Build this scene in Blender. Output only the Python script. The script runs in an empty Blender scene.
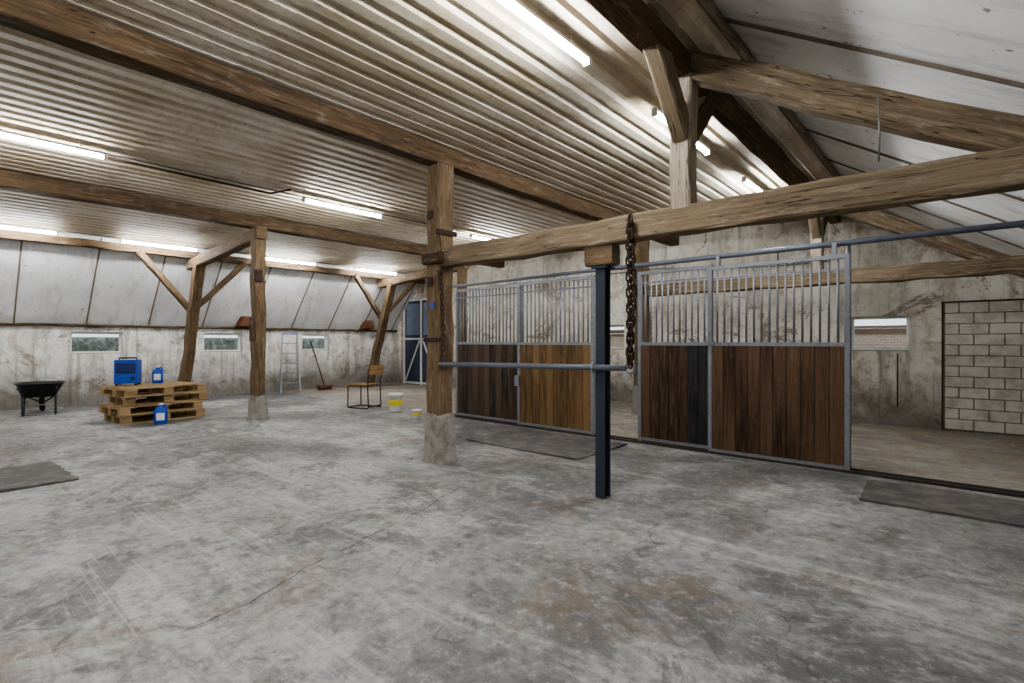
import bpy, bmesh, math, random
from mathutils import Vector, Matrix
random.seed(7)
S=bpy.context.scene
S.view_settings.view_transform='AgX'
S.view_settings.look='AgX - Medium High Contrast'
S.view_settings.exposure=0.0

def lin(c):
    return tuple(((x/255)/12.92 if x/255<=.04045 else ((x/255+.055)/1.055)**2.4) for x in c)+(1,)

# ------------------------------------------------------------------ materials
class NT:
    def __init__(s,name):
        m=bpy.data.materials.new(name); m.use_nodes=True
        s.m=m; s.t=m.node_tree; s.b=s.t.nodes['Principled BSDF']; s.out=s.t.nodes['Material Output']
    def n(s,ty,**k):
        nd=s.t.nodes.new(ty)
        for a,v in k.items(): setattr(nd,a,v)
        return nd
    def l(s,a,b): s.t.links.new(a,b)
    def coord(s,kind,scale=(1,1,1),loc=(0,0,0),rot=(0,0,0)):
        tc=s.n('ShaderNodeTexCoord'); mp=s.n('ShaderNodeMapping')
        mp.inputs['Scale'].default_value=scale; mp.inputs['Location'].default_value=loc; mp.inputs['Rotation'].default_value=rot
        s.l(tc.outputs[kind],mp.inputs['Vector']); return mp.outputs['Vector']
    def noise(s,vec,scale,detail=6,rough=.6,dist=0):
        n=s.n('ShaderNodeTexNoise'); n.inputs['Scale'].default_value=scale; n.inputs['Detail'].default_value=detail
        n.inputs['Roughness'].default_value=rough; n.inputs['Distortion'].default_value=dist
        s.l(vec,n.inputs['Vector']); return n.outputs['Fac']
    def ramp(s,fac,stops):
        r=s.n('ShaderNodeValToRGB'); e=r.color_ramp.elements
        while len(e)<len(stops): e.new(.5)
        for i,(p,c) in enumerate(stops):
            e[i].position=p; e[i].color=c if len(c)==4 else lin(c)
        s.l(fac,r.inputs['Fac']); return r.outputs['Color']
    def mask(s,fac,a,b):
        r=s.n('ShaderNodeMapRange'); r.inputs['From Min'].default_value=a; r.inputs['From Max'].default_value=b
        s.l(fac,r.inputs['Value']); return r.outputs['Result']
    def mix(s,fac,a,b,mode='MIX'):
        m=s.n('ShaderNodeMix',data_type='RGBA',blend_type=mode)
        if isinstance(fac,(int,float)): m.inputs[0].default_value=fac
        else: s.l(fac,m.inputs[0])
        for i,v in ((6,a),(7,b)):
            if isinstance(v,tuple): m.inputs[i].default_value=v if len(v)==4 else lin(v)
            else: s.l(v,m.inputs[i])
        return m.outputs[2]
    def mul(s,a,b,op='MULTIPLY'):
        m=s.n('ShaderNodeMath',operation=op)
        for i,v in ((0,a),(1,b)):
            if isinstance(v,(int,float)): m.inputs[i].default_value=v
            else: s.l(v,m.inputs[i])
        return m.outputs[0]
    def bump(s,h,strength=.3,dist=.01):
        b=s.n('ShaderNodeBump'); b.inputs['Strength'].default_value=strength; b.inputs['Distance'].default_value=dist
        s.l(h,b.inputs['Height']); s.l(b.outputs['Normal'],s.b.inputs['Normal'])
    def col(s,c):
        if isinstance(c,tuple): s.b.inputs['Base Color'].default_value=c if len(c)==4 else lin(c)
        else: s.l(c,s.b.inputs['Base Color'])
    def set(s,rough=.6,metal=0,spec=.5):
        s.b.inputs['Roughness'].default_value=rough; s.b.inputs['Metallic'].default_value=metal
        s.b.inputs['Specular IOR Level'].default_value=spec
        return s.m

def wood(name,dark,midc,light,rough=.8,patch=.6,grain=60,bump=.7,stain=(58,50,42),var=.4,scuff=(152,143,130),scuffk=.45,crack=.85):
    t=NT(name)
    v=t.coord('UV',(2.2,grain,1)); v2=t.coord('UV',(1.8,11,1)); v3=t.coord('UV',(1,1,1))
    g=t.noise(v,1.0,5,.62,.15)
    c=t.ramp(g,[(.3,dark),(.5,midc),(.7,light)])
    p=t.noise(v2,1.0,6,.68)
    c=t.mix(t.mul(t.mask(p,.49,.62),patch),c,stain)
    p2=t.noise(v3,.37,1,.5)
    c=t.mix(t.mul(t.mask(p2,.42,.62),var),c,light)
    p3=t.noise(t.coord('UV',(4,18,1),(40,3,0)),1.0,6,.72)
    c=t.mix(t.mul(t.mask(p3,.54,.64),scuffk),c,scuff)
    ck=t.noise(t.coord('UV',(.9,22,1),(9,50,0)),1.0,3,.5,.1)
    ckm=t.mask(t.mul(t.mul(ck,.5,'SUBTRACT'),0,'ADD'),0,1)
    ab=t.n('ShaderNodeMath',operation='ABSOLUTE'); t.l(t.mul(ck,.55,'SUBTRACT'),ab.inputs[0])
    cm=t.mul(t.mask(ab.outputs[0],.009,.002),crack)
    c=t.mix(cm,c,(26,20,15))
    t.col(c); t.bump(t.mul(t.mul(g,p,'ADD'),t.mul(cm,.8),'SUBTRACT'),bump,.01)
    return t.set(rough,0,.15)
M={}
M['timber']=wood('old_timber',(64,52,39),(102,84,63),(134,113,87))
M['timber_beam']=wood('old_ceiling_timber',(54,43,32),(86,69,51),(118,97,73),scuffk=.35)
M['timber_light']=wood('weathered_timber',(84,71,56),(121,105,84),(152,136,113),stain=(82,72,60),scuff=(176,166,150))
M['timber_pale']=wood('pale_timber',(128,116,98),(158,146,126),(186,175,157),stain=(116,103,86),scuff=(200,193,180))
M['timber_dark']=wood('dark_timber',(46,36,28),(76,60,45),(104,86,66))
M['plank_brown']=wood('stall_plank_brown',(44,33,26),(70,53,41),(102,80,62),rough=.5,grain=40,var=.9,scuffk=.3,scuff=(122,108,94),stain=(42,34,29),crack=.4)
M['plank_warm']=wood('stall_plank_warm',(68,51,34),(104,82,55),(138,112,78),rough=.55,grain=40,var=.8,scuffk=.3,scuff=(142,124,98),stain=(64,50,37),crack=.4)
M['plank_dark']=wood('stall_plank_dark',(38,32,28),(62,51,43),(94,79,66),rough=.5,grain=40,var=.9,scuffk=.3,scuff=(112,102,92),stain=(38,32,28),crack=.4)
M['plank_black']=wood('stall_plank_black',(24,24,27),(40,40,44),(58,58,62),rough=.55,grain=20,scuffk=.1,crack=.2)
M['pallet']=wood('pallet_pine',(116,92,62),(156,130,94),(188,164,126),stain=(104,86,64),crack=.3)
M['ply']=wood('chair_ply',(110,84,54),(150,118,80),(176,146,104),crack=.1)

# concrete floor
t=NT('concrete_floor')
v=t.coord('Object')
n1=t.noise(v,.42,7,.66,.6); n2=t.noise(t.coord('Object',(1,1,1),(3.1,7.7,0)),2.3,7,.74,.3); n3=t.noise(v,13,6,.8)
n4=t.noise(t.coord('Object',(.4,1.6,1),(0,0,0),(0,0,.35)),1.3,7,.72,.8)
c=t.ramp(n1,[(.36,(100,99,98)),(.46,(132,131,130)),(.54,(154,153,151)),(.64,(176,175,173))])
c=t.mix(t.mul(t.mask(n2,.49,.6),.5),c,(94,92,90))
c=t.mix(t.mul(t.mask(n4,.53,.62),.55),c,(194,193,190))
n5=t.noise(t.coord('Object',(1,1,1),(11,2,0)),.62,8,.76,1.3)
c=t.mix(t.mul(t.mask(n5,.53,.58),.6),c,(78,76,74))
n6=t.noise(t.coord('Object',(1,1,1),(1,22,0)),1.3,7,.75,.7)
c=t.mix(t.mul(t.mask(n6,.55,.63),.5),c,(124,104,82))
n7=t.noise(t.coord('Object',(1,1,1),(8,3,0)),5,7,.8,.2)
c=t.mix(t.mul(t.mask(n7,.54,.62),.45),c,(86,84,82))
c=t.mix(t.mul(t.mask(n3,.5,.64),.5),c,(72,71,70))
c=t.mix(t.mul(t.mask(n3,.46,.35),.45),c,(204,203,201))
# trowel arcs and drag marks, broken up by patches
n8=t.noise(t.coord('Object',(.35,9,1),(0,0,0),(0,0,-.62)),1.1,6,.75,1.6)
c=t.mix(t.mul(t.mul(t.mask(n8,.55,.64),t.mask(n1,.5,.58)),.4),c,(206,205,202))
n10=t.noise(t.coord('Object',(1,1,1),(31,17,0)),.9,3,.5,.4)
ab=t.n('ShaderNodeMath',operation='ABSOLUTE'); t.l(t.mul(n10,.47,'SUBTRACT'),ab.inputs[0])
c=t.mix(t.mul(t.mul(t.mask(ab.outputs[0],.006,.001),t.mask(n2,.45,.55)),.5),c,(70,66,62))
# patchy darker zone along the stall front
sx=t.n('ShaderNodeSeparateXYZ'); t.l(v,sx.inputs[0])
zone=t.mul(t.mask(sx.outputs['Y'],3.0,5.4),t.mask(sx.outputs['Y'],6.1,6.0))
c=t.mix(t.mul(t.mul(zone,t.mask(n1,.58,.44)),.4),c,(88,86,83))
yy=t.mask(sx.outputs['Y'],5.9,6.4)
c=t.mix(t.mul(t.mul(yy,t.mask(n2,.35,.6)),.6),c,(166,148,120))
t.col(c)
h=t.mul(n2,t.mul(n3,.6),'ADD')
t.bump(h,.9,.025)
rr=t.n('ShaderNodeMapRange'); rr.inputs['To Min'].default_value=.36; rr.inputs['To Max'].default_value=.85
t.l(n2,rr.inputs['Value']); t.l(rr.outputs[0],t.b.inputs['Roughness'])
t.b.inputs['Specular IOR Level'].default_value=.4
M['floor']=t.m

def plaster(name,a,b,cdk,brown,lowd=.8):
    t=NT(name); v=t.coord('Object'); vst=t.coord('Object',(2.4,2.4,.5))
    n1=t.noise(v,1.0,6,.65,.5); n2=t.noise(vst,1.5,7,.72,.3); n3=t.noise(v,5,7,.78,.4); n4=t.noise(t.coord('Object',(1,1,1),(5,9,2)),2.0,7,.72,.8)
    c=t.ramp(n1,[(.36,b),(.6,a)])
    c=t.mix(t.mul(t.mask(n2,.5,.62),.6),c,cdk)
    c=t.mix(t.mul(t.mask(n4,.54,.63),.65),c,brown)
    c=t.mix(t.mul(t.mask(n3,.52,.62),.5),c,cdk)
    c=t.mix(t.mul(t.mask(n3,.45,.36),.6),c,(244,243,238))
    n5=t.noise(t.coord('Object',(1,1,1),(15,2,8)),1.1,7,.8,1.4)
    c=t.mix(t.mul(t.mask(n5,.575,.605),.7),c,(120,104,84))
    st=t.noise(t.coord('Object',(5,5,.22),(2,2,2)),1.6,5,.65)
    c=t.mix(t.mul(t.mask(st,.57,.66),.5),c,(122,112,98))
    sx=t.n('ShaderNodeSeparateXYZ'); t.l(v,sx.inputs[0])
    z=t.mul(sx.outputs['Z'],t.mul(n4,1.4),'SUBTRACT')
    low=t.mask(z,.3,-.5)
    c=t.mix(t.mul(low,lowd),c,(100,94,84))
    t.col(c); t.bump(t.mul(n3,n1,'ADD'),.9,.045)
    return t.set(.9,0,.15)
M['plaster']=plaster('whitewashed_plaster',(236,234,229),(212,209,202),(164,160,152),(168,153,131))
M['plaster_back']=plaster('whitewashed_back_plaster',(240,236,226),(218,210,196),(168,160,147),(168,146,116))

# corrugated ceiling
t=NT('corrugated_sheet'); v=t.coord('Object'); vy=t.coord('Object',(3.5,.5,1))
n1=t.noise(v,.5,5,.6,.4); n2=t.noise(vy,1.4,6,.7); n3=t.noise(v,22,5,.8); n4=t.noise(t.coord('Object',(1,1,1),(4,4,0)),1.1,6,.7,.5)
c=t.ramp(n1,[(.36,(188,176,152)),(.5,(210,201,182)),(.62,(226,220,206))])
c=t.mix(t.mul(t.mask(n2,.48,.62),.5),c,(166,146,114))
c=t.mix(t.mul(t.mask(n4,.53,.66),.5),c,(150,126,94))
c=t.mix(t.mul(t.mask(n3,.53,.66),.45),c,(128,104,74))
t.col(c); M['corr']=t.set(.6,0,.3)

def panelmat(name,a,b):
    t=NT(name); v=t.coord('Object'); n1=t.noise(v,.8,6,.65,.5); n2=t.noise(t.coord('Object',(.6,3,1)),2,6,.7,.4); n3=t.noise(v,9,4,.6)
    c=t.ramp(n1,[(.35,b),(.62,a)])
    c=t.mix(t.mul(t.mask(n2,.51,.64),.4),c,(172,162,146))
    c=t.mix(t.mul(t.mask(n3,.67,.7),.75),c,(120,90,64))
    t.col(c); t.bump(n1,.2,.03); return t.set(.7,0,.25)
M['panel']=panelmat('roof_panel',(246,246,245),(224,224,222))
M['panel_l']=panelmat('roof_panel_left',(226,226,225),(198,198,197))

def simple(name,c,rough=.5,metal=0,spec=.5,var=.25,scale=12,dirt=(60,55,50)):
    t=NT(name); n=t.noise(t.coord('Object'),scale,5,.7)
    t.col(t.mix(t.mul(t.mask(n,.45,.68),var),lin(c),dirt))
    t.bump(n,.15,.004)
    return t.set(rough,metal,spec)
M['galv']=simple('galvanised_steel',(138,142,149),.45,.45,.5,.45,18,(92,88,84))
M['pipe']=simple('painted_pipe',(104,110,122),.5,.2,.4,.45,10,(84,74,66))
M['rust']=simple('rusty_iron',(70,56,47),.8,.3,.3,.6,20,(40,30,26))
M['rustred']=simple('rusty_sheet',(112,74,56),.8,.1,.3,.5,14,(80,54,42))
M['steelblue']=simple('dark_painted_steel',(48,56,70),.5,.1,.4,.5,14,(60,52,48))
M['rubber']=simple('rubber_mat',(92,91,91),.85,0,.2,.7,4,(136,128,118))
M['darkmat']=simple('dark_iron_track',(66,60,55),.8,.2,.3,.5,8,(44,40,36))
M['seam']=simple('panel_seam',(126,114,100),.8,0,.2,.4,8)
M['concrete']=simple('plinth_concrete',(150,146,138),.9,0,.15,.75,7,(98,90,80))
M['block']=simple('concrete_block',(204,199,190),.9,0,.15,.7,5,(150,140,126))
M['mortar']=simple('mortar',(132,125,114),.95,0,.1,.4,10)
M['white']=simple('white_paint',(226,226,222),.5,0,.4,.3,8,(150,146,138))
M['navy']=simple('navy_door_paint',(54,64,86),.5,0,.4,.4,6,(84,86,92))
M['glazed']=simple('frosted_door_panel',(120,134,154),.3,0,.5,.4,6,(90,98,110))
M['blue']=simple('blue_plastic',(16,74,172),.4,0,.5,.08,20)
M['black']=simple('black_plastic',(30,31,33),.5,0,.4,.25,12,(70,68,64))
M['alu']=simple('aluminium',(140,144,150),.4,.4,.5,.2,20)
M['yellow']=simple('yellow_label',(222,206,60),.5,0,.4,.1,20)
M['brass']=simple('cable_grey',(110,108,104),.6,0,.4,.2,20)
t=NT('red_brick'); br=t.n('ShaderNodeTexBrick'); br.inputs['Scale'].default_value=4
br.inputs['Color1'].default_value=lin((186,150,142)); br.inputs['Color2'].default_value=lin((200,168,158)); br.inputs['Mortar'].default_value=lin((206,200,194))
t.l(t.coord('Object',(1,1,1),(0,0,0),(math.pi/2,0,0)),br.inputs['Vector']); t.col(br.outputs['Color']); M['brick']=t.set(.9)
M['rooftile']=simple('garden_roof_tile',(120,92,84),.8,0,.3,.4,6,(96,80,76))
t=NT('arch_brick'); n=t.noise(t.coord('Object'),14,4,.6); t.col(t.ramp(n,[(.35,(130,96,78)),(.65,(196,182,166))])); M['archbrick']=t.set(.9)
t=NT('hedge_leaves'); n=t.noise(t.coord('Object'),5,6,.8); t.col(t.ramp(n,[(.36,(78,80,72)),(.5,(140,142,134)),(.62,(198,198,194))])); t.bump(n,1,.1); M['hedge']=t.set(.9)
t=NT('grass'); n=t.noise(t.coord('Object'),3,6,.8); t.col(t.ramp(n,[(.3,(70,90,44)),(.7,(120,136,80))])); M['grass']=t.set(.95)
t=NT('window_glass'); tr=t.n('ShaderNodeBsdfTransparent'); gl=t.n('ShaderNodeBsdfGlossy'); gl.inputs['Roughness'].default_value=.08
tr.inputs[0].default_value=(.85,.88,.88,1); mx=t.n('ShaderNodeMixShader'); mx.inputs[0].default_value=.07
t.l(tr.outputs[0],mx.inputs[1]); t.l(gl.outputs[0],mx.inputs[2]); t.l(mx.outputs[0],t.out.inputs['Surface']); M['glass']=t.m
t=NT('light_tube'); t.b.inputs['Emission Color'].default_value=(.95,.97,1,1); t.b.inputs['Emission Strength'].default_value=210; t.col((250,250,250)); M['tube']=t.m

# ------------------------------------------------------------------ mesh builder
class MB:
    def __init__(s): s.v=[];s.f=[];s.mi=[];s.uv=[];s.sm=[];s.mats=[]
    def mat(s,m):
        m=M[m]
        if m not in s.mats: s.mats.append(m)
        return s.mats.index(m)
    def face(s,idx,mi,uv=None,sm=False):
        s.f.append(idx); s.mi.append(mi); s.sm.append(sm); s.uv.append(uv or [(0,0)]*len(idx))
    def box(s,lo,hi,mat,M3=None,org=None):
        mi=s.mat(mat); lo=Vector(lo);hi=Vector(hi); b=len(s.v)
        P=[Vector((x,y,z)) for x in(lo.x,hi.x) for y in(lo.y,hi.y) for z in(lo.z,hi.z)]
        d=hi-lo; ax=max(range(3),key=lambda i:d[i]); ru,rv=random.uniform(0,300),random.uniform(0,300)
        for p in P:
            q=p.copy()
            if M3 is not None:
                o=Vector(org) if org else Vector((0,0,0)); q=M3@(p-o)+o
            s.v.append(q)
        for k,q in enumerate(((0,1,3,2),(4,6,7,5),(0,4,5,1),(2,3,7,6),(0,2,6,4),(1,5,7,3))):
            nax=(0,0,1,1,2,2)[k]; uvs=[]
            rest=[i for i in range(3) if i!=nax]
            ua=ax if ax in rest else rest[0]; va=[i for i in rest if i!=ua][0]
            for i in q: uvs.append((P[i][ua]-lo[ua]+ru,P[i][va]-lo[va]+rv+k*.37))
            s.face([b+i for i in q],mi,uvs)
    def beam(s,p1,p2,w,h,mat,up=(0,0,1),jit=.007,cham=.014,step=.28,taper=1.0):
        mi=s.mat(mat); p1=Vector(p1);p2=Vector(p2); d=p2-p1; L=d.length; d.normalize()
        up=Vector(up)
        if abs(up.dot(d))>.95: up=Vector((0,1,0))
        sx=d.cross(up).normalized(); sy=sx.cross(d).normalized()
        n=max(2,int(L/step)); b=len(s.v); ru,rv=random.uniform(0,300),random.uniform(0,300)
        c=cham; W=w/2;H=h/2
        prof=[(-W+c,-H),(W-c,-H),(W,-H+c),(W,H-c),(W-c,H),(-W+c,H),(-W,H-c),(-W,-H+c)]
        per=[0]
        for i in range(8):
            a=prof[i];q=prof[(i+1)%8]; per.append(per[-1]+math.dist(a,q))
        for i in range(n+1):
            k=1+(taper-1)*i/n; ox,oy=random.gauss(0,jit*.6),random.gauss(0,jit*.6)
            for (x,y) in prof:
                s.v.append(p1+d*(L*i/n)+sx*(x*k+ox+random.gauss(0,jit*.35))+sy*(y*k+oy+random.gauss(0,jit*.35)))
        for i in range(n):
            for j in range(8):
                j2=(j+1)%8
                s.face([b+i*8+j,b+i*8+j2,b+i*8+8+j2,b+i*8+8+j],mi,[(ru+L*i/n,rv+per[j]),(ru+L*i/n,rv+per[j+1]),(ru+L*(i+1)/n,rv+per[j+1]),(ru+L*(i+1)/n,rv+per[j])])
        for base in (b,b+n*8):
            s.face([base+j for j in range(8)],mi,[(ru+prof[j][0],rv+prof[j][1]) for j in range(8)])
    def tube(s,pts,r,mat,n=10,closed=False,cap=True):
        mi=s.mat(mat); pts=[Vector(p) for p in pts]; b=len(s.v); m=len(pts); ref=None
        for i,p in enumerate(pts):
            if closed: d=(pts[(i+1)%m]-pts[i-1])
            else: d=pts[min(i+1,m-1)]-pts[max(i-1,0)]
            d.normalize()
            if ref is None:
                a=Vector((0,0,1)) if abs(d.z)<.9 else Vector((1,0,0)); ref=a
            x=(ref-d*ref.dot(d))
            if x.length<1e-4: x=d.orthogonal()
            x.normalize(); ref=x; y=d.cross(x)
            for k in range(n):
                a=2*math.pi*k/n; s.v.append(p+(x*math.cos(a)+y*math.sin(a))*r)
        rng=m if closed else m-1
        for i in range(rng):
            i2=(i+1)%m
            for k in range(n):
                k2=(k+1)%n; s.face([b+i*n+k,b+i*n+k2,b+i2*n+k2,b+i2*n+k],mi,None,True)
        if not closed and cap:
            s.face([b+k for k in range(n)],mi); s.face([b+(m-1)*n+k for k in range(n)],mi)
    def lathe(s,prof,c,mat,n=24,axis=None):
        mi=s.mat(mat); c=Vector(c); b=len(s.v); R=axis or Matrix.Identity(3)
        for (r,z) in prof:
            for k in range(n):
                a=2*math.pi*k/n; s.v.append(c+R@Vector((r*math.cos(a),r*math.sin(a),z)))
        for i in range(len(prof)-1):
            for k in range(n):
                k2=(k+1)%n; s.face([b+i*n+k,b+i*n+k2,b+(i+1)*n+k2,b+(i+1)*n+k],mi,None,True)
        s.face([b+k for k in range(n)],mi); s.face([b+(len(prof)-1)*n+k for k in range(n)],mi)
    def loft(s,rings,mat,cap0=True,cap1=True,sm=False):
        mi=s.mat(mat); b=len(s.v); n=len(rings[0])
        for r in rings:
            for p in r: s.v.append(Vector(p))
        for i in range(len(rings)-1):
            for k in range(n):
                k2=(k+1)%n; s.face([b+i*n+k,b+i*n+k2,b+(i+1)*n+k2,b+(i+1)*n+k],mi,None,sm)
        if cap0: s.face([b+k for k in range(n)],mi)
        if cap1: s.face([b+(len(rings)-1)*n+k for k in range(n)],mi)
    def xf(s,Mx,start=0):
        for i in range(start,len(s.v)): s.v[i]=Mx@s.v[i]
    def build(s,name,origin=None,bevel=0,recalc=True):
        me=bpy.data.meshes.new(name)
        o=Vector(origin) if origin else Vector((0,0,0))
        me.from_pydata([tuple(p-o) for p in s.v],[],s.f)
        for m in s.mats: me.materials.append(m)
        uvl=me.uv_layers.new(name='UVMap')
        for p in me.polygons:
            p.material_index=s.mi[p.index]; p.use_smooth=s.sm[p.index]
            for li,uv in zip(p.loop_indices,s.uv[p.index]): uvl.data[li].uv=uv
        if recalc:
            bm=bmesh.new(); bm.from_mesh(me); bmesh.ops.recalc_face_normals(bm,faces=bm.faces); bm.to_mesh(me); bm.free()
        ob=bpy.data.objects.new(name,me); ob.location=o; S.collection.objects.link(ob)
        if bevel:
            md=ob.modifiers.new('bevel','BEVEL'); md.width=bevel; md.segments=2; md.limit_method='ANGLE'; md.angle_limit=math.radians(40)
        return ob

# ------------------------------------------------------------------ room constants
XL,XR,YB,YF=-13.5,2.7,9.85,-6.0
ZC=3.42
XP=-4.29
def roofR(x): return 2.783-.64*x
mb=MB(); mb.box((XL-.3,YF-.3,-.12),(XR+.3,YB+.3,0),'floor'); mb.build('floor')

def wall(name,axis,a0,a1,z1,pos,thick,holes,mat):
    mb=MB(); xs=sorted({a0,a1,*[h[0] for h in holes],*[h[1] for h in holes]}); zs=sorted({0,z1,*[h[2] for h in holes],*[h[3] for h in holes]})
    for i in range(len(xs)-1):
        for j in range(len(zs)-1):
            cx=(xs[i]+xs[i+1])/2; cz=(zs[j]+zs[j+1])/2
            if any(h[0]<cx<h[1] and h[2]<cz<h[3] for h in holes): continue
            if axis=='x': mb.box((xs[i],min(pos,pos+thick),zs[j]),(xs[i+1],max(pos,pos+thick),zs[j+1]),mat)
            else: mb.box((min(pos,pos+thick),xs[i],zs[j]),(max(pos,pos+thick),xs[i+1],zs[j+1]),mat)
    return mb.build(name)
WL=[(1.94,2.81,1.05,1.5),(4.37,5.23,1.05,1.5),(6.78,7.58,1.05,1.5)]
WB=[(-6.07,-5.41,1.13,1.66),(-1.34,-.573,1.15,1.7)]
wall('wall_left','y',YF,YB,1.66,XL,-.28,WL,'plaster')
wall('wall_back','x',XL-.28,XR+.28,1.75,YB,.28,WB,'plaster_back')
mb=MB(); mi=mb.mat('plaster_back')
poly=[(XL-.1,1.75),(1.55,1.75),(-1.3,3.61),(-6.6,7.0),(-12.1,3.25)]
for y in (YB,YB+.28):
    for (x,z) in poly: mb.v.append(Vector((x,y,z)))
n=len(poly)
mb.face(list(range(n)),mi); mb.face([n+i for i in range(n)],mi)
for i in range(n): mb.face([i,(i+1)%n,n+(i+1)%n,n+i],mi)
mb.build('wall_back_gable')
wall('wall_right','y',YF,YB,1.05,XR,.28,[],'plaster')
wall('wall_front','x',XL-.28,XR+.28,1.05,YF,-.28,[],'plaster')
mb=MB(); mi=mb.mat('plaster_back'); poly=[(XL-.1,1.05),(XR,1.05),(-1.3,3.61),(-6.6,7.0),(-12.1,3.25),(XL-.1,1.7)]
for y in (YF,YF-.28):
    for (x,z) in poly: mb.v.append(Vector((x,y,z)))
n=len(poly); mb.face(list(range(n)),mi); mb.face([n+i for i in range(n)],mi)
for i in range(n): mb.face([i,(i+1)%n,n+(i+1)%n,n+i],mi)
mb.build('wall_front_gable')

# corrugated ceiling
def zc(x): return ZC if x>-9.05 else ZC-(-9.05-x)*.06
mb=MB(); mi=mb.mat('corr'); prof=[]; x=-12.25; P=.19; D=.028
while x<-1.32:
    prof+= [(x,0),(x+.09,0),(x+.115,D),(x+.165,D)]; x+=P
ys=[YF,-3.5,-1,1.5,4.0,6.5,YB]
for k in range(len(ys)-1):
    b=len(mb.v); off=.006*(k%2)
    for (px,dz) in prof:
        for y in (ys[k],ys[k+1]+(.08 if k<len(ys)-2 else 0)): mb.v.append(Vector((px,y,zc(px)+dz+off)))
    for i in range(len(prof)-1): mb.face([b+2*i,b+2*i+1,b+2*i+3,b+2*i+2],mi)
mb.build('ceiling',recalc=False)

def slab(pa,pb,mat,th=.06):
    (xa,za),(xb,zb)=pa,pb; d=Vector((xb-xa,0,zb-za)).normalized(); nrm=Vector((-d.z,0,d.x))
    if nrm.z<0: nrm=-nrm
    mb=MB(); mi=mb.mat(mat); P=[]
    for off in (0,th):
        for y in (YF-.28,YB+.28):
            for (x,z) in (pa,pb): P.append(Vector((x,y,z))+nrm*off)
    mb.v=P
    for q in ((0,1,3,2),(4,5,7,6),(0,1,5,4),(2,3,7,6),(0,2,6,4),(1,3,7,5)): mb.face(list(q),mi)
    return mb
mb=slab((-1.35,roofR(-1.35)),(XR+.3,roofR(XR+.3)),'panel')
for y in [-4.8,-3.6,-2.4,-1.2,0,1.25,2.5,3.72,4.95,6.2,7.4,8.6]:
    mb.beam((-1.3,y,roofR(-1.3)-.008),(XR,y,roofR(XR)-.008),.03,.02,'seam',jit=.001,cham=.003,step=1)
for x in (.9,):
    mb.beam((x,YF,roofR(x)-.008),(x,YB,roofR(x)-.008),.03,.016,'seam',jit=.001,cham=.003,step=1)
mb.build('ceiling_slope_right')
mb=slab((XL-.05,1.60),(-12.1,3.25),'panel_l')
y=-5.3
while y<9.7:
    mb.beam((XL-.01,y,1.64),(-12.1,y,3.24),.025,.02,'seam',jit=.001,cham=.003,step=1); y+=1.07
mb.build('ceiling_slope_left')
mb=slab((-12.1,3.25),(-6.6,7.02),'seam'); mb.build('roof_left')
mb=slab((-6.6,7.02),(-1.35,roofR(-1.35)),'seam'); mb.build('roof_right')

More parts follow.
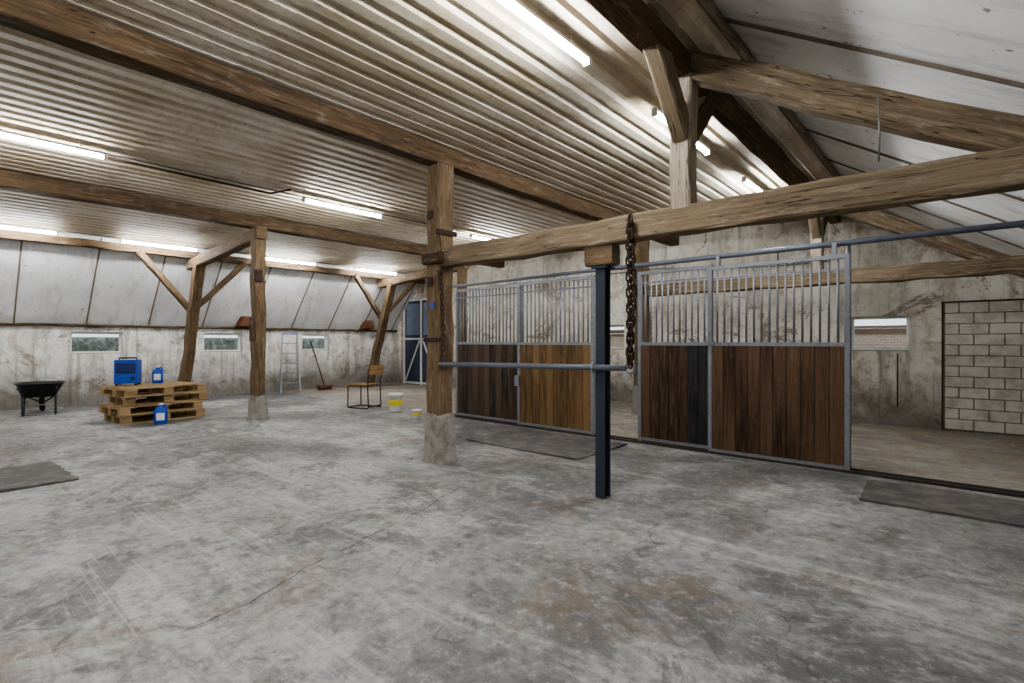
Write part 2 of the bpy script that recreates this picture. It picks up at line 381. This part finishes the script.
# ------------------------------------------------------------------ timber frame
def tim(name,segs,origin=None):
    mb=MB()
    for s in segs: mb.beam(*s[:5],**(s[5] if len(s)>5 else {}))
    return mb.build(name,origin)
tim('ceiling_beam',[((XP,YF,3.31),(XP,YB,3.31),.19,.2,'timber_beam')])
tim('ceiling_beam',[((-8.95,YF,3.31),(-8.95,YB,3.31),.19,.2,'timber_beam')])
tim('ceiling_beam',[((-12.1,YF,3.1),(-12.1,YB,3.1),.16,.14,'timber_beam')])
tim('ceiling_beam',[((-1.54,YF,3.32),(-1.54,YB,3.32),.16,.16,'timber_beam'),((-1.28,YF,3.53),(-1.28,YB,3.53),.08,.1,'timber_pale')])
tim('wall_plate_beam',[((XL+.05,YF,1.63),(XL+.05,YB,1.63),.1,.05,'timber_dark')])
TY=[-1.0,3.72,8.45]
for ty in TY:
    for px in (XP,-8.95):
        mb=MB(); big=(px==XP)
        w=.215 if big else .19
        mb.beam((px,ty,.5 if big else .38),(px,ty,3.22),w,w*1.0,'timber',up=(0,1,0),jit=.012,cham=.02)
        a=.145 if big else .13; hh=.52 if big else .4; rings=[]
        for z,k in ((0,1.12),(.06,1.02),(hh*.5,.98),(hh-.04,.93),(hh,.86)):
            ring=[]
            for i in range(16):
                an=2*math.pi*(i+.5)/16; cx,cy=math.cos(an),math.sin(an); m=max(abs(cx),abs(cy)); 
                ring.append((px+cx/m*a*k*(1+random.uniform(-.05,.03)),ty+cy/m*a*k*(1+random.uniform(-.05,.03)),z+(random.uniform(-.03,.01) if z==hh else 0)))
            rings.append(ring)
        mb.loft(rings,'concrete')
        if big and ty==3.72:
            mb.box((px+.09,ty-.13,2.45),(px+.13,ty+.13,2.5),'rust'); mb.box((px-.13,ty-.13,1.3),(px+.13,ty-.105,1.34),'rust')
            mb.tube([(px+.1,ty-.12,2.05),(px+.2,ty-.16,2.0),(px+.22,ty-.16,2.1)],.012,'rust')
            for zz in (1.9,2.15,2.62): mb.box((px-.06,ty-.135,zz),(px+.02,ty-.1,zz+.09),'rust')
            mb.box((px-.03,ty-.118,1.66),(px+.03,ty-.1,1.72),'blue')
            mb.box((px+.1,ty-.09,1.0),(px+.125,ty+.05,1.9),'timber_dark')
        if not big and ty==3.72:
            mb.box((px-.03,ty-.13,1.3),(px+.06,ty-.09,1.7),'timber_dark'); mb.box((px+.09,ty-.1,2.3),(px+.13,ty+.02,2.5),'rust')
        mb.build('timber_post')
    tim('leaning_timber_post',[((-12.85,ty,0),(-11.72,ty,2.95),.19,.19,'timber',dict(up=(0,1,0),jit=.012)),
        ((-12.22,ty-.02,1.95),(-12.0,ty-.98,3.04),.1,.12,'timber'),((-12.22,ty+.02,1.95),(-12.0,ty+.98,3.04),.1,.12,'timber')])
    tim('side_tie_beam',[((-12.3,ty,2.9),(-8.8,ty,3.12),.17,.2,'timber')])
    segs=[((XP,ty,2.2),(.78,ty,2.2),.17,.2,'timber_light',dict(jit=.01)),
          ((-1.54,ty,2.28),(-1.54,ty,3.25),.15,.15,'timber_pale',dict(up=(0,1,0))),
          ((-1.7,ty,3.44),(.62,ty,2.12),.15,.19,'timber_light',dict(jit=.012)),
          ((-1.54,ty-.03,2.82),(-1.54,ty-.68,3.46),.12,.16,'timber_light'),((-1.54,ty+.03,2.82),(-1.54,ty+.68,3.46),.12,.16,'timber'),
          ((XP-.12,ty-.1,2.2),(XP+.15,ty-.1,2.2),.12,.12,'timber_dark')]
    if ty==3.72:
        segs.append(((-2.38,ty,2.01),(-2.12,ty,2.01),.13,.17,'timber'))
    tim('timber_truss',segs)

# ------------------------------------------------------------------ steel post + tether rail + chains
PX,PY=-2.24,3.72
mb=MB()
mb.box((PX-.045,PY-.045,0.005),(PX+.045,PY-.037,1.91),'steelblue'); mb.box((PX-.045,PY+.037,0.005),(PX+.045,PY+.045,1.91),'steelblue')
mb.box((PX-.006,PY-.037,.005),(PX+.006,PY+.037,1.91),'steelblue'); mb.box((PX-.07,PY-.07,1.905),(PX+.07,PY+.07,1.92),'steelblue')
mb.build('steel_post')
mb=MB(); ry=PY-.08
mb.tube([(XP+.12,ry-.03,1.06),(-3,ry,1.075),(-1.98,ry,1.09)],.024,'pipe',12)
ring=[(-1.945+.04*math.cos(a),ry,1.09+.04*math.sin(a)) for a in [2*math.pi*i/14 for i in range(14)]]
mb.tube(ring,.01,'galv',8,closed=True)
mb.tube([(PX-.04,ry-.0,1.04),(PX-.04,ry-.035,1.085),(PX-.04,ry,1.13)],.01,'galv',8)
mb.build('tether_rail')
def chain(name,pts,ll=.075,w=.022,r=.0075,mat='rust'):
    mb=MB(); P=[Vector(p) for p in pts]; tot=sum((P[i+1]-P[i]).length for i in range(len(P)-1))
    n=int(tot/(ll*.74))
    def at(s):
        for i in range(len(P)-1):
            L=(P[i+1]-P[i]).length
            if s<=L: return P[i]+(P[i+1]-P[i])*(s/L),(P[i+1]-P[i]).normalized()
            s-=L
        return P[-1],(P[-1]-P[-2]).normalized()
    for i in range(n):
        c,d=at((i+.5)*tot/n); a=d.orthogonal().normalized(); bb=d.cross(a)
        side=(a if i%2 else bb); side=(side+.25*(bb if i%2 else a)).normalized(); link=[]
        for q in range(14):
            an=2*math.pi*q/14; link.append(c+side*math.cos(an)*w+d*(math.sin(an)*w+math.copysign(ll/2-w,math.sin(an))))
        mb.tube(link,r,mat,6,closed=True)
    return mb.build(name)
cy=PY-.115
chain('hanging_chain',[(-1.93,cy,2.26),(-1.935,cy,2.0),(-1.925,cy,1.1)],ll=.08,w=.024,r=.0085)
chain('hanging_chain',[(-1.91,cy-.03,2.27),(-1.89,cy-.03,1.7),(-1.92,cy-.03,1.13)],ll=.08,w=.024,r=.0085)
chain('hanging_chain',[(-4.1,3.57,2.06),(-4.08,3.56,1.8),(-4.05,3.56,1.3),(-4.08,3.56,1.1)],ll=.07,w=.018,r=.006)
mb=MB(); mb.tube([(-.35,3.6,2.7),(-.345,3.59,2.5),(-.35,3.6,2.33)],.005,'brass',6); mb.build('hanging_rope')

# ------------------------------------------------------------------ stall fronts
YS=6.1
def panel(mb,x0,x1,y,mat,zb=.05,zs=1.27,zt=2.2,bars=True,alt=None):
    r=.022; g='galv'
    for x in (x0,x1): mb.box((x-r,y-r,zb-.03),(x+r,y+r,zt),g)
    for z in (zb,zs,zt-.02,): mb.box((x0,y-r*.9,z-.02),(x1,y+r*.9,z+.02),g)
    mb.box((x0,y-.008,zt-.16),(x1,y+.008,zt-.135),g)
    n=max(3,round((x1-x0)/.135)); w=(x1-x0-2*r)/n
    for i in range(n):
        xx=x0+r+i*w; m=mat
        if alt and i in alt: m=alt[i]
        mb.box((xx+.003,y-.018+random.uniform(-.003,.003),zb+.02),(xx+w-.003,y+.018,zs-.02),m)
    if bars:
        nb=round((x1-x0)/.078)
        for i in range(1,nb):
            xx=x0+(x1-x0)*i/nb; mb.tube([(xx,y,zs),(xx,y,zt-.02)],.0115,g,8)
mb=MB()
panel(mb,-6.58,-5.13,YS,'plank_dark'); panel(mb,-5.11,-3.79,YS-.07,'plank_warm')
mb.tube([(-6.66,YS-.03,2.26),(-3.7,YS-.03,2.28)],.024,'pipe',12)
mb.box((-5.16,YS-.13,.62),(-5.08,YS-.095,.78),'galv')
mb.build('horse_stall_front')
mb=MB()
panel(mb,-3.12,-2.21,YS,'plank_brown',alt={5:'plank_black',6:'plank_black'}); panel(mb,-2.19,-.84,YS-.07,'plank_brown',zb=.04,zt=2.17)
mb.tube([(-3.72,YS-.03,2.28),(-.8,YS-.03,2.29),(.72,YS-.03,2.29)],.03,'pipe',12)
mb.box((-2.25,YS-.13,1.27),(-2.13,YS-.095,1.31),'galv')
for x in (-2.1,-.95): mb.box((x-.02,YS-.09,2.15),(x+.02,YS-.05,2.29),'galv')
mb.tube([(-.84,YS+.02,0),(-.84,YS+.02,2.32)],.02,'galv',10)
mb.build('horse_stall_front')
mb=MB(); mb.box((-6.7,YS-.1,.0),(2.6,YS-.05,.025),'darkmat'); mb.box((-6.7,YS+.0,.0),(2.6,YS+.035,.03),'darkmat'); mb.build('floor_track')

def mat_obj(c,sx,sy,rot):
    mb=MB(); mi=mb.mat('rubber'); nx,ny=14,10; T=Matrix.Translation(Vector((c[0],c[1],0)))@Matrix.Rotation(rot,4,'Z'); idx={}
    for lay in (0,1):
        for i in range(nx+1):
            for j in range(ny+1):
                x=(i/nx-.5)*sx; y=(j/ny-.5)*sy
                if i in(0,nx) or j in (0,ny): x+=random.gauss(0,.006); y+=random.gauss(0,.006)
                z=.02+.007*math.sin(x*4+c[0])*math.cos(y*5) if lay else .002
                idx[lay,i,j]=len(mb.v); mb.v.append(T@Vector((x,y,z)))
    for i in range(nx):
        for j in range(ny):
            for lay in (0,1): mb.face([idx[lay,i,j],idx[lay,i+1,j],idx[lay,i+1,j+1],idx[lay,i,j+1]],mi)
    for i in range(nx):
        for j in (0,ny): mb.face([idx[0,i,j],idx[0,i+1,j],idx[1,i+1,j],idx[1,i,j]],mi)
    for j in range(ny):
        for i in (0,nx): mb.face([idx[0,i,j],idx[0,i,j+1],idx[1,i,j+1],idx[1,i,j]],mi)
    mb.build('rubber_mat')
mat_obj((-4.02,5.24),1.75,1.12,.0); mat_obj((.3,5.42),1.85,.75,.03); mat_obj((-6.75,.35),1.1,1.15,.06)

# ------------------------------------------------------------------ windows
def window(i,axis,a0,a1,z0,z1,pos,depth,mull=False):
    mb=MB(); f=.045
    def bx(u0,u1,w0,w1,d0,d1,m):
        if axis=='x': mb.box((u0,pos+d0,w0),(u1,pos+d1,w1),m)
        else: mb.box((pos-d1,u0,w0),(pos-d0,u1,w1),m)
    d0,d1=depth,depth+.05
    bx(a0,a1,z0,z0+f,d0,d1,'white'); bx(a0,a1,z1-f,z1,d0,d1,'white'); bx(a0,a0+f,z0+f,z1-f,d0,d1,'white'); bx(a1-f,a1,z0+f,z1-f,d0,d1,'white')
    bx(a0+f,a1-f,z0+f,z1-f,d0+.02,d0+.026,'glass')
    bx(a0,a1,z0-.0,z0+.012,.0,d0,'concrete')
    if mull: bx(a0+f,a1-f,z1-.2,z1-.18,d0,d1-.01,'white')
    mb.build('window_%d'%i)
for i,w in enumerate(WL): window(i+1,'y',*w,XL,.13)
for i,w in enumerate(WB): window(i+4,'x',*w,YB,.1,mull=True)
mb=MB(); mb.box((-30,-12,-.4),(14,26,-.13),'grass'); mb.build('garden_ground')
mb=MB(); mb.box((-18.5,-2,-.14),(-17.2,14,1.42),'hedge'); mb.build('garden_hedge',bevel=.1)
mb=MB(); mb.box((-12,15,-.14),(6,15.3,1.5),'brick'); mb.box((-12.1,14.95,1.5),(6.1,15.35,1.68),'rooftile'); mb.build('garden_brick_wall')

# rusty vent covers on the left eaves
for yv in (5.24,8.7):
    mb=MB(); mb.loft([[(XL+.02,yv-.2,1.66),(XL+.3,yv-.2,1.68),(XL+.3,yv+.2,1.68),(XL+.02,yv+.2,1.66)],[(XL+.2,yv-.14,1.93),(XL+.34,yv-.1,1.9),(XL+.34,yv+.1,1.9),(XL+.2,yv+.14,1.93)]],'rustred'); mb.build('eaves_vent_cover',bevel=.01)

# ------------------------------------------------------------------ barn door in back wall
mb=MB(); x0,x1,zt=-13.0,-11.3,2.6; y=YB
mb.box((x0,y-.05,0.0),(x1,y-.0,zt),'navy')
xm=(x0+x1)/2
for x in (x0,xm-.03,x1-.06): mb.box((x,y-.08,.0),(x+.06,y-.045,zt),'white')
for z in (.02,1.35,zt-.07): mb.box((x0+.06,y-.075,z),(x1-.06,y-.045,z+.06),'white')
mb.box((x0+.14,y-.06,1.5),(xm-.1,y-.048,zt-.15),'glazed'); mb.box((xm+.1,y-.06,1.5),(x1-.14,y-.048,zt-.15),'glazed')
for (a,bq) in (((x0+.1,.12),(xm-.08,1.33)),((xm+.08,1.33),(x1-.1,.12))):
    mb.beam((a[0],y-.06,a[1]),(bq[0],y-.06,bq[1]),.025,.05,'white',up=(0,0,1),jit=0,cham=.004)
mb.build('door_1')
mb=MB(); N=15; cx=(x0+x1)/2
for i in range(N):
    a=math.pi*(i+.5)/N; R=(x1-x0)/2+.12
    c=Vector((cx+R*math.cos(a),y-.01,zt+.0+.25*math.sin(a)))
    mb.box(c-Vector((.05,.03,.09)),c+Vector((.05,.03,.09)),'archbrick',Matrix.Rotation(-(a-math.pi/2)*.6,3,'Y'),c)
for sx_ in (x0-.13,x1+.02):
    for k in range(32): mb.box((sx_+(0 if k%2 else -.03),y-.04,.0+k*.08),(sx_+.11+(0 if k%2 else .0),y,.07+k*.08),'archbrick')
mb.build('trim_1')

# bricked up doorway
mb=MB(); bx0,bx1=-.18,1.4; mb.box((bx0,YB-.012,0.02),(bx1,YB,1.86),'mortar')
rows=12; rh=1.84/rows; bw=.32
for r_ in range(rows):
    x=bx0+.02-(bw/2 if r_%2 else 0)
    while x<bx1-.03:
        xa=max(x,bx0+.02); xb=min(x+bw-.014,bx1-.02)
        if xb-xa>.04:
            d=random.uniform(.02,.026); mb.box((xa,YB-d,.03+r_*rh),(xb,YB-.01,.03+(r_+1)*rh-.012),'block')
        x+=bw
mb.box((bx0-.02,YB-.02,0),(bx0,YB,1.88),'rust'); mb.box((bx0-.02,YB-.02,1.865),(bx1,YB,1.885),'rust')
mb.build('block_infill',bevel=.006)

# ------------------------------------------------------------------ light tubes
def tube_light(x,y0,y1):
    mb=MB(); z=(zc(x) if x<-1.5 else roofR(x)-.03); zt=z-.06
    for yy_ in (y0+.2,y1-.2): mb.tube([(x,yy_,z),(x,yy_,zt)],.008,'white',6)
    mb.box((x-.025,y0,zt-.025),(x+.025,y1,zt),'white')
    mb.tube([(x,y0+.01,zt-.045),(x,y1-.01,zt-.045)],.02,'tube',8)
    mb.box((x-.025,y0-.02,zt-.068),(x+.025,y0+.01,zt),'white'); mb.box((x-.025,y1-.01,zt-.068),(x+.025,y1+.02,zt),'white')
    mb.build('fluorescent_or_fill_light')
for x,l in ((-2.03,[(-3.2,-1.9),(-.7,.6),(1.85,3.15),(4.25,5.5),(6.75,8.0)]),(-7.05,[(-3.6,-2.3),(-.05,1.3),(3.57,4.85),(6.9,8.15)]),(-11.7,[(-3.5,-2.2),(.2,1.5),(2.4,3.65),(4.95,6.2),(7.3,8.55)]),(.6,[(-3.9,-2.6),(-2.0,-.7)])):  # last row, unseen on the right slope behind the camera, is added fill light
    for a,b_ in l: tube_light(x,a,b_)
mb=MB()
mb.tube([(-7.13,-.1,3.385),(-7.13,9.7,3.385)],.01,'brass',6); mb.tube([(-11.8,-.1,3.23),(-11.8,9.7,3.23)],.01,'brass',6)
mb.tube([(-7.3,1.3,3.39),(-7.3,3.2,3.38),(-6.9,3.3,3.38)],.014,'rust',6)
mb.build('ceiling_cable')

mb=MB(); mb.tube([(-9.5,YB-.02,2.75),(-4.6,YB-.02,2.78),(-2.5,YB-.02,2.62),(-1.6,YB-.02,2.63)],.01,'brass',6)
mb.tube([(-2.4,YB-.02,2.9),(-2.4,YB-.02,2.0)],.012,'galv',6)
mb.tube([(-.72,YB-.02,1.12),(-.72,YB-.02,.3)],.008,'rust',6)
for x in (-8.2,-6.4,-3.6,-2.0): mb.box((x-.05,YB-.06,2.7),(x+.05,YB,2.8),'white')
mb.build('wall_conduit')

# ------------------------------------------------------------------ pallets
def pallet(c,z,rot):
    mb=MB(); L,W=1.2,.85
    for y in (-W/2+.05,0,W/2-.05):
        mb.box((-L/2,y-.05,0),(L/2,y+.05,.022),'pallet')
        for x in (-L/2+.07,0,L/2-.07): mb.box((x-.07,y-.05,.022),(x+.07,y+.05,.1),'pallet')
    for x in (-L/2+.07,0,L/2-.07): mb.box((x-.07,-W/2,.1),(x+.07,W/2,.12),'pallet')
    for i in range(5):
        y=-W/2+.06+i*(W-.12)/4; mb.box((-L/2,y-.06,.12),(L/2,y+.06,.142),'pallet')
    mb.xf(Matrix.Translation(Vector((c[0],c[1],z)))@Matrix.Rotation(rot,4,'Z'))
    mb.build('wooden_pallet')
for i,(dx,dy,rr) in enumerate(((.0,.0,1.65),(.04,-.06,1.70),(-.02,.06,1.62),(.05,-.02,1.78))): pallet((-10.25+dx,2.58+dy),.001+i*.1435,rr)
mb=MB(); hx,hy,hz=-10.45,2.24,.577
w,d,h=.16,.14,.42
mb.box((-w,-d,.03),(w,d,h),'blue'); mb.box((-w+.03,-d-.008,.2),(w-.03,-d,h-.05),'black')
for k in range(7): mb.box((-w+.04,-d-.014,.22+k*.022),(w-.04,-d-.006,.228+k*.022),'blue')
mb.box((-w+.05,-d-.012,.07),(w-.05,-d,.16),'blue'); mb.lathe([(.03,0),(.03,.02)],(.1,-d,.115),'black',16,Matrix.Rotation(math.pi/2,3,'X'))
for x in (-w+.04,w-.04): mb.tube([(x,0,h),(x,0,h+.02),(x,-.0,h+.03)],.01,'black',8)
mb.tube([(-w+.04,0,h+.03),(w-.04,0,h+.03)],.014,'black',8)
for x in (-w+.03,w-.03):
    for y in (-d+.03,d-.03): mb.box((x-.02,y-.02,0),(x+.02,y+.02,.03),'black')
mb.xf(Matrix.Translation(Vector((hx,hy,hz)))@Matrix.Rotation(math.radians(65),4,'Z')); mb.build('dehumidifier',bevel=.006)
def jug(loc,rot,h=.28,w=.085,d=.06):
    mb=MB(); rings=[]
    for z,k in ((0,.9),(.01,1),(h*.68,1),(h*.8,.75),(h*.88,.34),(h*.93,.3)):
        rings.append([(math.copysign(abs(math.cos(a))**.5,math.cos(a))*w*k,math.copysign(abs(math.sin(a))**.5,math.sin(a))*d*k,z) for a in [2*math.pi*i/20 for i in range(20)]])
    mb.loft(rings,'blue',sm=True)
    mb.lathe([(.03,h*.92),(.03,h),(.026,h+.004)],(0,0,0),'white',16)
    mb.tube([(w*.3,0,h*.9),(w*.75,0,h*.9),(w*.85,0,h*.7)],.012,'blue',8)
    mb.box((-w*.6,-d-.003,h*.2),(w*.6,-d+.004,h*.55),'white')
    mb.xf(Matrix.Translation(Vector(loc))@Matrix.Rotation(rot,4,'Z')); mb.build('blue_jug')
jug((-10.45,2.66,.577),math.radians(70),.3,.08); jug((-9.5,2.46,.002),math.radians(70),.32,.09,.065)

# ------------------------------------------------------------------ wheelbarrow
mb=MB()
def rr(cx,cy,z,a,b,n=24,e=.45):
    return [(cx+math.copysign(abs(math.cos(t_))**e,math.cos(t_))*a,cy+math.copysign(abs(math.sin(t_))**e,math.sin(t_))*b,z) for t_ in [2*math.pi*i/n for i in range(n)]]
mb.loft([rr(-.02,0,.36,.26,.24),rr(0,0,.62,.38,.36),rr(0,0,.63,.41,.39),rr(0,0,.645,.41,.39),rr(0,0,.635,.37,.35),rr(-.02,0,.39,.25,.23)],'black',sm=True)
for s_ in (-1,1):
    mb.tube([(-.62,s_*.05,.2),(-.3,s_*.2,.33),(.3,s_*.24,.36),(.7,s_*.27,.56)],.016,'black',8)
    mb.tube([(.7,s_*.27,.56),(.82,s_*.28,.58)],.022,'black',8)
    mb.tube([(.12,s_*.23,.35),(.2,s_*.24,.02),(.42,s_*.24,.02),(.45,s_*.25,.42)],.016,'black',8)
mb.tube([(.31,-.24,.02),(.31,.24,.02)],.012,'galv',8); mb.tube([(.2,-.24,.2),(.2,.24,.2)],.012,'galv',8)
ry_=Matrix.Rotation(math.pi/2,3,'X')
mb.lathe([(.1,-.04),(.17,-.045),(.195,-.02),(.2,0),(.195,.02),(.17,.045),(.1,.04)],(-.62,0,.2),'black',24,ry_)
mb.lathe([(.1,-.03),(.1,.03)],(-.62,0,.2),'galv',20,ry_); mb.tube([(-.62,-.09,.2),(-.62,.09,.2)],.014,'galv',8)
mb.xf(Matrix.Translation(Vector((-12.45,1.38,0)))@Matrix.Rotation(math.radians(-9),4,'Z')@Matrix.Scale(.88,4)); mb.build('wheelbarrow')

# step ladder
mb=MB()
for s_ in (-1,1):
    mb.beam((.28,s_*.23,0.0),(0,s_*.17,1.5),.03,.06,'alu',up=(1,0,0),jit=0,cham=.004); mb.beam((-.3,s_*.22,0),(-.02,s_*.17,1.45),.025,.04,'alu',up=(1,0,0),jit=0,cham=.004)
for k in range(1,6):
    f=k/6; x=.28*(1-f); mb.box((x-.05,-.225+.05*f,1.5*f-.012),(x+.05,.225-.05*f,1.5*f+.012),'alu')
mb.box((-.07,-.18,1.48),(.06,.18,1.51),'blue'); mb.beam((-.22,-.2,.35),(-.22,.2,.35),.02,.03,'alu',jit=0,cham=.003)
mb.xf(Matrix.Translation(Vector((-12.95,6.17,0)))@Matrix.Rotation(math.radians(-20),4,'Z')); mb.build('step_ladder')
mb=MB(); mb.tube([(-12.9,7.1,.1),(-13.46,7.0,1.3)],.018,'timber_dark',8); mb.box((-12.97,6.92,.06),(-12.83,7.3,.12),'rustred'); 
for k in range(24):
    yk=6.93+k*.015; mb.box((-12.95,yk,.0),(-12.85,yk+.01,.065),'timber_dark')
mb.build('broom')

# tubular chair
mb=MB()
for s_ in (-1,1):
    y=s_*.2
    mb.tube([(-.2,y,.44),(.2,y,.44),(.22,y,.42),(.22,y,.03),(.2,y,.012),(-.24,y,.012),(-.26,y,.03),(-.24,y,.44),(-.3,y,.84)],.013,'rust',8)
mb.tube([(.22,-.2,.02),(.22,.2,.02)],.013,'rust',8); mb.tube([(-.26,-.2,.04),(-.26,.2,.04)],.013,'rust',8); mb.tube([(.2,-.2,.43),(.2,.2,.43)],.01,'rust',8)
mb.box((-.22,-.21,.452),(.22,.21,.468),'ply'); mb.box((-.315,-.21,.66),(-.285,.21,.84),'ply')
mb.xf(Matrix.Translation(Vector((-8.85,5.7,0)))@Matrix.Rotation(math.radians(200),4,'Z')); mb.build('tubular_chair',bevel=.004)

def bucket(loc,h,r,name='paint_bucket',label='yellow'):
    mb=MB(); mb.lathe([(r*.82,0),(r*.85,.01),(r*.97,h*.86),(r*1.05,h*.87),(r*1.05,h*.95),(r*1.0,h),(r*.9,h+.003)],loc,'white',28)
    mb.lathe([(r*.895,h*.35),(r*.905,h*.36),(r*.955,h*.64),(r*.945,h*.65)],loc,label,28)
    x,y,z=loc; mb.tube([(x+r*1.06*math.cos(a),y+r*.2-.0,z+h*.85-abs(math.sin(a))*h*.35) for a in [math.pi*i/12 for i in range(13)]],.004,'galv',6)
    mb.build(name)
bucket((-7.95,5.8,.002),.33,.135); bucket((-6.95,5.5,.002),.14,.08); bucket((-7.2,7.0,.002),.2,.11)

# floor crack
mb=MB(); mi=mb.mat('darkmat'); pts=[]; n=60; wob=0
for i in range(n+1):
    f=i/n; wob=wob*.9+random.gauss(0,.012); pts.append(Vector((-2.6-.74*f+wob,.75+2.4*f,.0015)))
for i,p in enumerate(pts):
    w_=random.uniform(.0008,.005) if 0<i<n else .0005; mb.v+= [p+Vector((-w_,0,0)),p+Vector((w_,0,0))]
for i in range(n): mb.face([2*i,2*i+1,2*i+3,2*i+2],mi)
mb.build('floor_crack')
mb=MB(); mi=mb.mat('pallet')
for i in range(520):
    x=random.uniform(-7,1.2); y=6.15+abs(random.gauss(0,.6)); a=random.uniform(0,6.28); L=random.uniform(.015,.05)
    d=Vector((math.cos(a),math.sin(a),0))*L; q=Vector((-math.sin(a),math.cos(a),0))*.002; p=Vector((x,y+.06,.003+random.random()*.002))
    b=len(mb.v); mb.v+=[p-d-q,p+d-q,p+d+q,p-d+q]; mb.face([b,b+1,b+2,b+3],mi)
mb.build('straw_litter')

# ------------------------------------------------------------------ world + camera
w=bpy.data.worlds.new('World'); S.world=w; w.use_nodes=True
w.node_tree.nodes['Background'].inputs[0].default_value=(.85,.92,1,1); w.node_tree.nodes['Background'].inputs[1].default_value=2.0
cam=bpy.data.cameras.new('Camera'); cam.sensor_width=36; cam.lens=18.04; cam.clip_start=.05
co=bpy.data.objects.new('Camera',cam); S.collection.objects.link(co); S.camera=co
co.location=(0,0,1.3); co.rotation_euler=(math.radians(90),0,math.radians(41.1))
